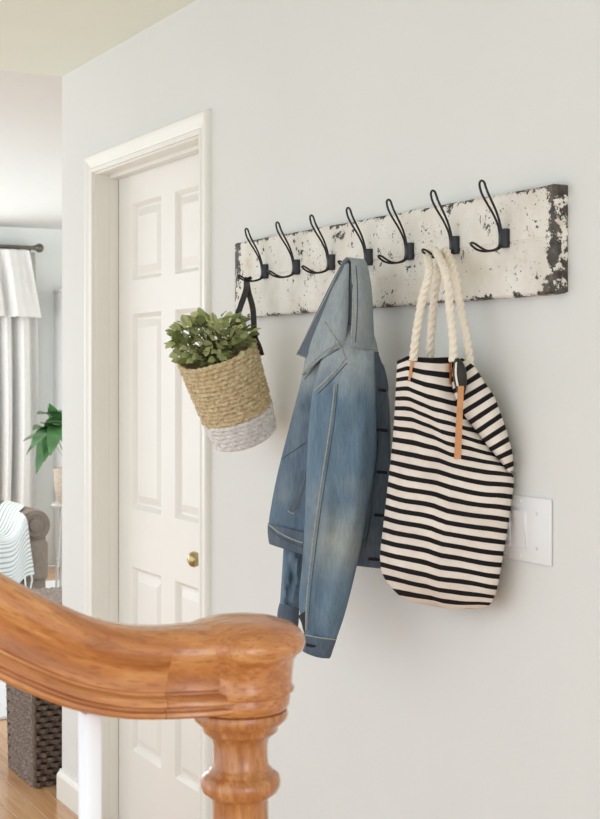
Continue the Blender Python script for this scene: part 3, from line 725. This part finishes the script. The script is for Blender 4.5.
# ------------------------------------------------------------------ hanging basket with greenery
A_top = Q(217, 354, 3.13); A_bot = Q(245, 436, 3.20)
ax = (A_top - A_bot).normalized(); Hb = (A_top - A_bot).length
e1 = (RGT - ax * RGT.dot(ax)).normalized(); e2 = ax.cross(e1)
hb = thing('hanging_basket', 'woven seagrass basket with white dipped base hanging by black ribbon', 'basket', tuple(A_bot))
def coil_rows(h0, h1, r0, r1, rows, rr, seed):
    b = MB(); rg = random.Random(seed)
    for i in range(rows):
        t = (i + 0.5) / rows; h = h0 + (h1 - h0) * t; r = r0 + (r1 - r0) * t; n = 150; pts = []; ph = rg.random() * 6.28; tw = rg.randint(15, 19)
        rings = []
        for k in range(n):
            a = 2 * math.pi * k / n
            rad = r * (1 + 0.018 * noise.noise(Vector((math.cos(a) * 2, math.sin(a) * 2, i * 0.7 + seed)))) + 0.0012 * math.sin(a * tw + ph)
            hh = h + 0.0025 * noise.noise(Vector((math.cos(a) * 1.5, math.sin(a) * 1.5, i * 0.35 + seed + 9)))
            c = A_bot + ax * hh + (math.cos(a) * e1 + math.sin(a) * e2) * rad
            ro = (math.cos(a) * e1 + math.sin(a) * e2)
            rings.append([c + rr * (1.0 + 0.2 * math.sin(a * tw * 2 + ph + q * math.pi / 2)) * (math.cos(q * math.pi / 4) * ro + math.sin(q * math.pi / 4) * ax) for q in range(8)])
        rings.append(rings[0]); b.rings(rings, True, False)
    return b
Rb, Rt = 0.073, 0.0865
coil_rows(0.062, Hb + 0.004, Rb + 0.004, Rt, 15, 0.0060, 1).build('woven_wall', M['seagrass'], hb)
coil_rows(0.0, 0.062, Rb - 0.004, Rb + 0.004, 6, 0.0068, 5).build('white_dipped_base', M['whitedip'], hb)
def axial_disc(h, r, n=40): return [A_bot + ax * h + r * (math.cos(2 * math.pi * k / n) * e1 + math.sin(2 * math.pi * k / n) * e2) for k in range(n)]
MB().rings([axial_disc(-0.006, 0.001), axial_disc(-0.008, Rb - 0.012), axial_disc(-0.004, Rb - 0.004), axial_disc(0.006, Rb - 0.004)], True, False).build('basket_bottom', M['whitedip'], hb)
MB().rings([axial_disc(0.0, 0.001), axial_disc(0.001, Rb - 0.006), axial_disc(Hb, Rt - 0.005)], True, False).build('lining', M['seagrass'], hb)
# ribbon over hook one
def band(pts, wvec, thick, name, mat_, parent, n=40):
    k = [Vector(p) for p in catmull([tuple(p) for p in pts], n)]; rings = []
    for i, p in enumerate(k):
        t = (k[min(i + 1, n - 1)] - k[max(i - 1, 0)]).normalized(); wv = (wvec - t * wvec.dot(t)).normalized(); nn = t.cross(wv).normalized()
        ww = 0.0065
        rings.append([p - wv * ww - nn * thick, p + wv * ww - nn * thick, p + wv * ww + nn * thick, p - wv * ww + nn * thick])
    return MB().rings(rings).build(name, mat_, parent, smooth=False)
H1 = hook_x[0]; hp = Vector((H1, BY - 0.046, HZ - 0.0225 + 0.004))
att1 = A_bot + ax * (Hb - 0.012) + e1 * (Rt + 0.007) + e2 * 0.01
att2 = A_bot + ax * (Hb + 0.0) - e1 * 0.02 + e2 * (Rt * 0.9)
band([hp + Vector((0.0, -0.005, -0.004)), hp + Vector((0.004, -0.002, -0.03)), Q(253, 310, 3.16), Q(254.5, 335, 3.15), att1, A_bot + ax * (Hb - 0.035) + e1 * (Rt + 0.0065) + e2 * 0.01], RGT, 0.0007, 'ribbon', M['ribbon'], hb)
band([hp + Vector((0.0, 0.004, -0.003)), hp + Vector((0.0, 0.0, 0.0022)), hp + Vector((0.0, -0.005, -0.003)), Q(246, 290, 3.17), Q(240, 308, 3.17), Q(233, 330, 3.16), Q(228, 352, 3.15)], RGT, 0.0007, 'ribbon', M['ribbon'], hb)

gp = thing('leafy_greenery', 'bunch of small sage green leafy stems filling the hanging basket', 'plant', tuple(A_top))
def leaf_mesh(L, W, curl, seed):
    rows = 6; v = []; f = []
    for i in range(rows + 1):
        t = i / rows; wv = W * math.sin(math.pi * min(1, t * 0.93 + 0.06)) ** 0.8
        if i == rows: wv = 0.0004
        z = -curl * t * t * L
        v += [(-wv, t * L, z + 0.18 * wv), (0, t * L, z), (wv, t * L, z + 0.18 * wv)]
    for i in range(rows):
        a = i * 3; f += [[a, a + 1, a + 4, a + 3], [a + 1, a + 2, a + 5, a + 4]]
    nv = len(v); v += [(x, y, z - 0.0006) for x, y, z in v]; f += [[q + nv for q in reversed(face)] for face in f]
    me = bpy.data.meshes.new('leaf'); me.from_pydata(v, [], f); me.materials.append(M['leaf'])
    for p in me.polygons: p.use_smooth = True
    return me
LM = [leaf_mesh(0.027, 0.0095, 0.25, 0), leaf_mesh(0.024, 0.0085, 0.5, 1), leaf_mesh(0.031, 0.0095, 0.15, 2), leaf_mesh(0.021, 0.0085, 0.35, 3)]
from mathutils import Matrix
stems = MB(); Lr = random.Random(21); gi = world_of(gp).inverted()
TOPC = A_bot + ax * (Hb - 0.004); cnt = 0; tries = 0
GC = TOPC + UP * 0.032 - e1 * 0.012
while cnt < 290 and tries < 3000:
    tries += 1
    dv = Vector((Lr.gauss(0, 1), Lr.gauss(0, 1), Lr.gauss(0, 1))).normalized(); rr = 0.45 + 0.55 * Lr.random() ** 0.6
    p = GC + (RGT * dv.x * 0.096 - DIR * dv.y * 0.085 + UP * dv.z * 0.064) * rr
    rel = p - TOPC; hgt = rel.dot(ax); rad_ = (rel - ax * hgt).length
    if hgt < 0.004 and rad_ < Rt + 0.004: continue
    if hgt < -0.022 or rel.dot(DIR) > 0.06: continue
    if rad_ > Rt + 0.035: continue
    hd = (RGT * dv.x + -DIR * dv.y + UP * (dv.z * 0.8 + 0.35) + Vector((Lr.uniform(-1, 1), Lr.uniform(-1, 1), Lr.uniform(-.6, .8))) * 1.1).normalized()
    sx = hd.cross(UP).normalized(); nz = sx.cross(hd).normalized()
    m3 = Matrix((sx, hd, nz)).transposed().to_4x4()
    Mw = Matrix.Translation(p) @ m3 @ Matrix.Rotation(Lr.uniform(-1.4, 1.4), 4, 'Y') @ Matrix.Scale(Lr.uniform(0.7, 1.05), 4)
    if (Mw @ Vector((0, 0.032, 0))).y > -0.006 or p.y > -0.012: continue
    o = bpy.data.objects.new('leaf', LM[Lr.randrange(4)]); C.objects.link(o); o.parent = gp; o.matrix_parent_inverse = gi
    o.matrix_basis = Mw; cnt += 1
    if cnt % 4 == 0:
        base = TOPC + (p - TOPC) * 0.25 - ax * 0.02; mid = (base + p) / 2 + UP * 0.012
        stems.tube([Vector(q) for q in catmull([tuple(base), tuple(mid), tuple(p + hd * 0.012)], 7)], 0.0011, 5)
stems.build('stem', M['stem'], gp)

# ------------------------------------------------------------------ switch plate
sx1 = QY(553, 530, 0).x; sx0 = sx1 - 0.163; sz0, sz1 = 1.079, 1.193
sp = thing('switch_plate', 'white triple wall switch plate half hidden behind striped bag', 'switch plate', ((sx0 + sx1) / 2, 0, sz0))
MB().box(sx0, sx1, -0.006, -0.0002, sz0, sz1).build('cover_plate', M['plate'], sp, bevel=0.003, seg=3)
zc = (sz0 + sz1) / 2
for g in range(3):
    gx = (sx0 + sx1) / 2 + (g - 1) * 0.046
    if g < 2:
        MB().box(gx - 0.0168, gx + 0.0168, -0.0072, -0.005, zc - 0.0335, zc + 0.0335).build('rocker_frame', M['plate'], sp, bevel=0.0008, seg=1)
        b = MB(); y_ = lambda z: -0.0085 - 0.002 * (z / 0.031)
        b.rings([[(gx - 0.0155, y_(z), zc + z), (gx + 0.0155, y_(z), zc + z), (gx + 0.0155, -0.007, zc + z), (gx - 0.0155, -0.007, zc + z)] for z in (-0.031, 0.0, 0.031)])
        b.build('rocker', M['plate'], sp, smooth=False, bevel=0.0006, seg=1)
    for dz in ((-0.0475, 0.0475) if g < 2 else (-0.030, 0.030)):
        b = MB(); b.rings(ylathe([(0.0033, -0.0055), (0.0033, -0.0068), (0.0022, -0.0073), (0.0003, -0.0074)], gx, zc + dz, 14)); b.build('screw', M['stand'] if g == 2 else M['plate'], sp)

# ------------------------------------------------------------------ tall wicker basket beyond the wall end
wk = thing('wicker_basket', 'tall dark woven wicker basket standing at the end of the wall', 'basket', (-4.735, 0.11, 0))
bx0, bx1, by0, by1, bh = -4.878, -4.588, -0.042, 0.255, 0.60
def wicker_face(fx, n_cols, n_rows, b_, lob=0.004):
    """fx(u,t)->(point, outward normal). Woven strands that go over and under uprights"""
    for r in range(n_rows):
        rings = []; m_ = n_cols * 4
        for k in range(m_ + 1):
            u = k / m_; t = (r + 0.5) / n_rows
            p, nn, tw = fx(u, t)
            off = lob * math.sin(math.pi * n_cols * u + (math.pi if r % 2 else 0))
            hh = 0.5 / n_rows * bh * 0.92
            c = p + nn * off
            rings.append([c + nn * 0.0035, c + UP * hh * 0.8 + nn * 0.001, c + UP * hh * 0.8 - nn * 0.003, c - UP * hh * 0.8 - nn * 0.003, c - UP * hh * 0.8 + nn * 0.001])
        b_.rings(rings, True, True)
tp = lambda t: 0.012 * (t - 0.0)
def side(k):
    def fx(u, t):
        g = tp(t)
        X0, X1, Y0, Y1 = bx0 - g, bx1 + g, by0 - g, by1 + g
        z = t * bh
        if k == 0: return Vector((X0 + (X1 - X0) * u, Y0, z)), Vector((0, -1, 0)), 0
        if k == 1: return Vector((X1, Y0 + (Y1 - Y0) * u, z)), Vector((1, 0, 0)), 0
        if k == 2: return Vector((X1 + (X0 - X1) * u, Y1, z)), Vector((0, 1, 0)), 0
        return Vector((X0, Y1 + (Y0 - Y1) * u, z)), Vector((-1, 0, 0)), 0
    return fx
for k, (mt, nc) in enumerate((('wicker_lit_side', 14), ('wicker', 14), ('wicker', 14), ('wicker_lit_side', 14))):
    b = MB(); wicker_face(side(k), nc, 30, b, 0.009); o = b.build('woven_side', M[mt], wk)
MB().box(bx0 + 0.006, bx1 - 0.006, by0 + 0.006, by1 - 0.006, 0.003, bh - 0.002).build('basket_core', M['soil'], wk, smooth=False)
g = 0.014
for (xa, ya) in ((bx0, by0), (bx1, by0), (bx1, by1), (bx0, by1)):
    sx_, sy_ = (1 if xa == bx1 else -1), (1 if ya == by1 else -1)
    MB().tube([(xa, ya, 0.004), (xa + sx_ * 0.012, ya + sy_ * 0.012, bh)], 0.007, 8).build('corner_post', M['wicker'], wk)
# lid
b = MB(); n_r = 20
for r in range(n_r):
    rings = []; yy = by0 - 0.018 + (by1 - by0 + 0.036) * (r + 0.5) / n_r; m_ = 56
    for k in range(m_ + 1):
        x = bx0 - 0.018 + (bx1 - bx0 + 0.036) * k / m_; off = 0.003 * math.sin(math.pi * 14 * k / m_ + (math.pi if r % 2 else 0)); c = Vector((x, yy, bh + 0.022 + off))
        rings.append([c + Vector((0, 0.0065, 0.001)), c + Vector((0, 0, 0.004)), c + Vector((0, -0.0065, 0.001)), c + Vector((0, -0.0065, -0.012)), c + Vector((0, 0.0065, -0.012))])
    b.rings(rings)
b.build('lid', M['wicker_lit_top'], wk)
b = MB(); cs = [(bx0 - 0.02, by0 - 0.02), (bx1 + 0.02, by0 - 0.02), (bx1 + 0.02, by1 + 0.02), (bx0 - 0.02, by1 + 0.02)]
for i in range(4): b.tube([(*cs[i], bh + 0.012), (*cs[(i + 1) % 4], bh + 0.012)], 0.010, 8)
b.build('lid_rim', M['wicker'], wk)

# ------------------------------------------------------------------ living room
rg = MB().box(-9.0, -5.55, -2.0, 2.2, 0.0003, 0.014).build('area_rug', M['rug'], smooth=True, bevel=0.005)
tag(rg, 'white low pile rug on the living room floor', 'rug')

# armchair facing +x; arm on the visible side centred at AY
AX, AY = -7.76, 0.965
ch = thing('armchair', 'taupe upholstered armchair with rolled arm in the living room', 'armchair', (AX - 0.4, AY - 0.42, 0.014))
FZ = 0.014
def armroll(yc, s_):
    b = MB(); rings = []
    outl = []
    for k in range(40):
        a = -0.75 * math.pi + 1.5 * math.pi * k / 39 + math.pi / 2 * 0
        outl.append((math.sin(a) * 0.093 * 1.0, 0.53 + 0.088 * math.cos(a)))
    pts_ = [(-0.065, 0.12)] + [(y, z) for y, z in outl] + [(0.065, 0.12)]
    for x, sc in ((AX - 0.78, 0.98), (AX - 0.02, 1.0), (AX - 0.008, 0.985), (AX, 0.95)):
        rings.append([(x, yc + y * sc, 0.12 + (z - 0.12) * (1 - (1 - sc) * 0.3)) for y, z in pts_])
    b.rings(rings); return b
for yc in (AY, AY - 0.84):
    arm = armroll(yc, 1).build('arm', M['taupe'], ch)
    b = MB(); b.rings([[(x, yc + r_ * math.cos(2 * math.pi * k / 32), 0.53 + r_ * math.sin(2 * math.pi * k / 32)) for k in range(32)] for x, r_ in ((AX - 0.002, 0.072), (AX + 0.008, 0.070), (AX + 0.010, 0.062), (AX + 0.004, 0.056), (AX + 0.004, 0.040), (AX + 0.012, 0.036), (AX + 0.014, 0.002))])
    b.build('scroll_panel', M['taupe'], arm)
    MB().box(AX - 0.03, AX + 0.034, yc - 0.062, yc + 0.072, 0.215, 0.445).build('arm_front', M['taupe'], ch, bevel=0.025, seg=4)
MB().box(AX - 0.80, AX - 0.01, AY - 0.78, AY - 0.06, 0.11, 0.30).build('base', M['taupe'], ch, bevel=0.02, seg=3)
MB().box(AX - 0.72, AX + 0.03, AY - 0.755, AY - 0.085, 0.30, 0.45).build('seat_cushion', M['taupe'], ch, bevel=0.05, seg=4)
b = MB(); b.rings([[(AX - 0.60 - 0.22 * t + dx, y, 0.30 + 0.58 * t) for dx, y in ((0, AY - 0.77), (0, AY - 0.07), (-0.2, AY - 0.07), (-0.2, AY - 0.77))] for t in (0, 0.5, 1)])
b.build('backrest', M['taupe'], ch, bevel=0.05, seg=4)
MB().box(AX - 0.86, AX - 0.012, AY - 0.90, AY + 0.055, 0.045, 0.205).build('skirt', M['taupe'], ch, bevel=0.01)
for lx in (AX - 0.78, AX - 0.06):
    for ly in (AY - 0.85, AY + 0.0):
        MB().lathe([(0.018, FZ + 0.0005), (0.026, 0.05)], (lx, ly), 16).build('leg', M['soil'], ch)
# cushion at the backrest
cu = MB(); rings = []
for t in [i / 10 for i in range(11)]:
    th = 0.02 + 0.075 * math.sin(math.pi * t) ** 0.6
    rings.append([Q(0, 0, 1) * 0 + Vector((AX - 0.50 - 0.10 * t + th * math.cos(a) , AY - 0.36 + 0.225 * (0.94 + 0.06 * abs(2 * t - 1)) * math.copysign(abs(math.sin(a)) ** 0.5, math.sin(a)), 0.455 + 0.40 * t)) for a in [2 * math.pi * k / 32 for k in range(32)]])
cu.rings(rings)
tag(cu.build('throw_pillow', M['cushion']), 'cream throw pillow on the taupe armchair', 'pillow')
# striped throw: lies over the seat and inner arm, falls over the front
tw = thing('throw_blanket', 'white fringed throw with grey stripes draped over armchair front', 'blanket', (AX, AY - 0.3, 0.5))
rows = [(AX - 0.45, 0.47, 0.642), (AX - 0.28, 0.468, 0.640), (AX - 0.12, 0.466, 0.638), (AX + 0.02, 0.462, 0.632), (AX + 0.048, 0.44, 0.59), (AX + 0.053, 0.38, 0.535), (AX + 0.052, 0.30, 0.46), (AX + 0.050, 0.24, 0.39), (AX + 0.048, 0.20, 0.33), (AX + 0.046, 0.165, 0.265)]
rk = catmull(rows, 40); rings = []; YL = AY - 0.62
for i, (x, zs, za) in enumerate(rk):
    fr = []; YR = AY - 0.03 if i < 10 else AY - 0.075 + 0.075 * max(0, i - 14) / 25
    for q in range(31):
        u = q / 30; y = YL + (YR - YL) * u
        arm_f = 1 / (1 + math.exp(-(y - (AY - 0.10)) / 0.018))
        z = zs * (1 - arm_f) + za * arm_f
        if i > 20: z = zs + (za - zs) * arm_f * 0.9
        rip = 0.008 * math.sin(u * 22 + 1.0) * min(1, max(0, (i - 14) / 8))
        fr.append(Vector((x + rip + (0.012 * arm_f if i > 14 else 0), y - 0.02 * arm_f * max(0, i - 16) / 24, z)))
    bk = [p + Vector((-0.005 if i > 15 else 0, 0, -0.006 if i <= 15 else 0)) for p in fr]
    rings.append(fr + bk[::-1])
b = MB(); b.rings(rings, vlens=[i * 0.62 for i in range(40)]); tws = b.build('throw_cloth', M['throw'], tw)
for q in range(15):
    p = rings[-1][min(30, q * 2 + 1)]
    MB().tube([p + Vector((-0.003, 0, 0.01)), p + Vector((0.0, 0.004 * math.sin(q), -0.03)), p + Vector((0.002, 0.006 * math.sin(q * 2.1), -0.075))], lambda t: 0.0055 - 0.001 * t, 6).build('fringe', M['fringe'], tw)

# curtain rod and curtain
RX, RZ = -9.66, 2.286
rod = thing('curtain_rod', 'grey metal curtain rod with round finial above the curtain', 'curtain rod', (RX, 1.5, RZ))
yend = 1.560
MB().tube([(RX, -1.3, RZ), (RX, yend, RZ)], 0.0135, 14).build('pole', M['steel'], rod)
fb = MB(); fb.rings([[(RX + r_ * math.cos(2 * math.pi * k / 24), y, RZ + r_ * math.sin(2 * math.pi * k / 24)) for k in range(24)] for r_, y in ((0.013, yend - 0.01), (0.018, yend), (0.016, yend + 0.008), (0.026, yend + 0.018), (0.033, yend + 0.036), (0.031, yend + 0.052), (0.018, yend + 0.066), (0.001, yend + 0.070))])
fb.build('finial', M['steel'], rod)
MB().tube([(-9.799, yend - 0.03, RZ - 0.03), (RX - 0.02, yend - 0.03, RZ - 0.03), (RX, yend - 0.03, RZ - 0.014)], 0.009, 8).build('bracket', M['steel'], rod)
ct = thing('curtain', 'white linen curtain with ruffled top flap hanging from rod', 'curtain', (RX, 1.3, 0.02))
def drape(y0f, y1f, z0, z1, xo, amp, nf, name, nr=40, m=150, ragged=0):
    rings = []
    for i in range(nr + 1):
        t = i / nr; z = z1 + (z0 - z1) * t; fr = []; bk = []
        for q in range(m + 1):
            u = q / m; y = y0f(t) + (y1f(t) - y0f(t)) * u
            ph = u * nf * 2 * math.pi + 0.9 * math.sin(u * 9 + 1) + 0.25 * math.sin(t * 3 + u * 14)
            A = amp * (0.55 + 0.45 * min(1, t * 2.2))
            x = xo + A * math.sin(ph) + 0.3 * A * math.sin(2 * ph + 1)
            zz = z + (ragged * noise.noise(Vector((u * 40, 0, 3))) if i == nr else 0)
            fr.append(Vector((x, y, zz))); bk.append(Vector((x - 0.004, y, zz)))
        rings.append(fr + bk[::-1])
    return MB().rings(rings).build(name, M['curtain'], ct)
drape(lambda t: 0.85, lambda t: 1.575 + 0.03 * math.sin(t * 3), 0.03, RZ - 0.03, RX - 0.02, 0.066, 6, 'panel')
drape(lambda t: 0.85, lambda t: 1.50 + 0.10 * t, 1.79, RZ - 0.028, RX + 0.085, 0.046, 4, 'top_flap', ragged=0.012)
for k in range(10):
    y = 0.9 + k * 0.068
    MB().tube([(RX + 0.0165 * math.cos(a), y, RZ - 0.004 + 0.0185 * math.sin(a)) for a in [2 * math.pi * q / 16 for q in range(16)]], 0.0022, 6, closed=True).build('ring', M['steel'], ct)

# tall white cabinet on the far wall
cb = thing('tall_cabinet', 'tall white cabinet against the living room wall behind the plant', 'cabinet', (-9.6, 2.0, 0))
cy0, cy1 = 1.755, 2.45
MB().box(-9.797, -9.47, cy0, cy1, 0.0, 1.975).build('carcass', M['cabinet'], cb, smooth=False, bevel=0.003)
MB().box(-9.798, -9.45, cy0 - 0.004, cy1 + 0.004, 1.9755, 2.0).build('cornice', M['cabinet'], cb, smooth=False, bevel=0.004)
for y0, y1 in ((cy0 + 0.02, 2.095), (2.10, cy1 - 0.02)):
    dr = MB().box(-9.4695, -9.452, y0, y1, 0.1, 1.95).build('cabinet_door', M['cabinet'], cb, smooth=False, bevel=0.003)
    MB().lathe([(0.011, 1.0), (0.012, 1.02)], (-9.443, 2.065 if y0 < 1.9 else 2.13), 12).build('knob', M['steel'], dr)

# peace lily on a slim stand
pc = Q(73, 500, 8.75); pcx, pcy = pc.x, pc.y
ps = thing('plant_stand', 'slim white tripod plant stand behind the armchair', 'plant stand', (pcx, pcy, 0.014))
MB().lathe([(0.13, 0.565), (0.135, 0.575), (0.13, 0.585)], (pcx, pcy), 32).build('stand_top', M['stand'], ps)
for k in range(4):
    a = 0.6 + k * math.pi / 2
    MB().tube([(pcx + 0.10 * math.cos(a), pcy + 0.10 * math.sin(a), 0.57), (pcx + 0.13 * math.cos(a), pcy + 0.13 * math.sin(a), 0.0145)], 0.009, 8).build('leg', M['stand'], ps)
MB().tube([(pcx + 0.118 * math.cos(0.6 + k * math.pi / 2), pcy + 0.118 * math.sin(0.6 + k * math.pi / 2), 0.22) for k in range(4)], 0.006, 6, closed=True).build('stretcher', M['stand'], ps)
pl = thing('potted_peace_lily', 'glossy green peace lily in a woven beige pot', 'potted plant', (pcx, pcy, 0.586))
MB().lathe([(0.085, 0.5865), (0.10, 0.60), (0.115, 0.70), (0.12, 0.80), (0.116, 0.805), (0.108, 0.79), (0.104, 0.77), (0.002, 0.768)], (pcx, pcy), 40).build('pot', M['pot'], pl)
def blade(base, tipp, W, sag, name):
    d = tipp - base; b = MB(); rings = []; n = 14
    sd = d.cross(UP); sd = sd.normalized() if sd.length > 1e-4 else Vector((1, 0, 0))
    for i in range(n + 1):
        t = i / n; p = base + d * t + UP * (sag * math.sin(math.pi * t ** 0.8))
        lt = max(0.0, (t - 0.35) / 0.65); wv = 0.003 + W * math.sin(math.pi * min(0.995, lt ** 0.8)) ** 0.9 if lt > 0 else 0.003
        if i == n: wv = 0.0006
        nu = Vector((0, 0, 1)) * 0.25 * wv
        rings.append([p - sd * wv + nu, p, p + sd * wv + nu, p + sd * wv + nu - UP * 0.002, p - UP * 0.003, p - sd * wv + nu - UP * 0.002])
    b.rings(rings); return b.build(name, M['lily'], pl)
pb = Vector((pcx, pcy, 0.77))
lr = random.Random(4)
for (px, py, dd, W, sag) in [(23, 441, -0.15, 0.035, 0.13), (26, 455, 0.05, 0.03, 0.2), (36, 474, -0.30, 0.045, 0.28), (37, 414, -0.3, 0.05, 0.16), (49, 403, -0.2, 0.04, 0.05), (50, 404, -0.05, 0.05, 0.03), (33, 430, -0.30, 0.045, 0.14), (44, 462, -0.38, 0.05, 0.30), (52, 440, -0.35, 0.05, 0.15),
                             (31, 449, -0.45, 0.035, 0.2), (41, 423, -0.4, 0.045, 0.12), (56, 424, -0.4, 0.05, 0.1), (50, 456, -0.5, 0.04, 0.25), (75, 405, 0.1, 0.05, 0.05), (88, 430, 0.0, 0.05, 0.12), (95, 455, -0.2, 0.045, 0.2), (70, 420, 0.25, 0.05, 0.1), (60, 410, 0.2, 0.05, 0.08)]:
    blade(pb + Vector((lr.uniform(-.03, .03), lr.uniform(-.03, .03), 0)), Q(px, py, 8.75 + dd), W * 1.45, sag, 'leaf')
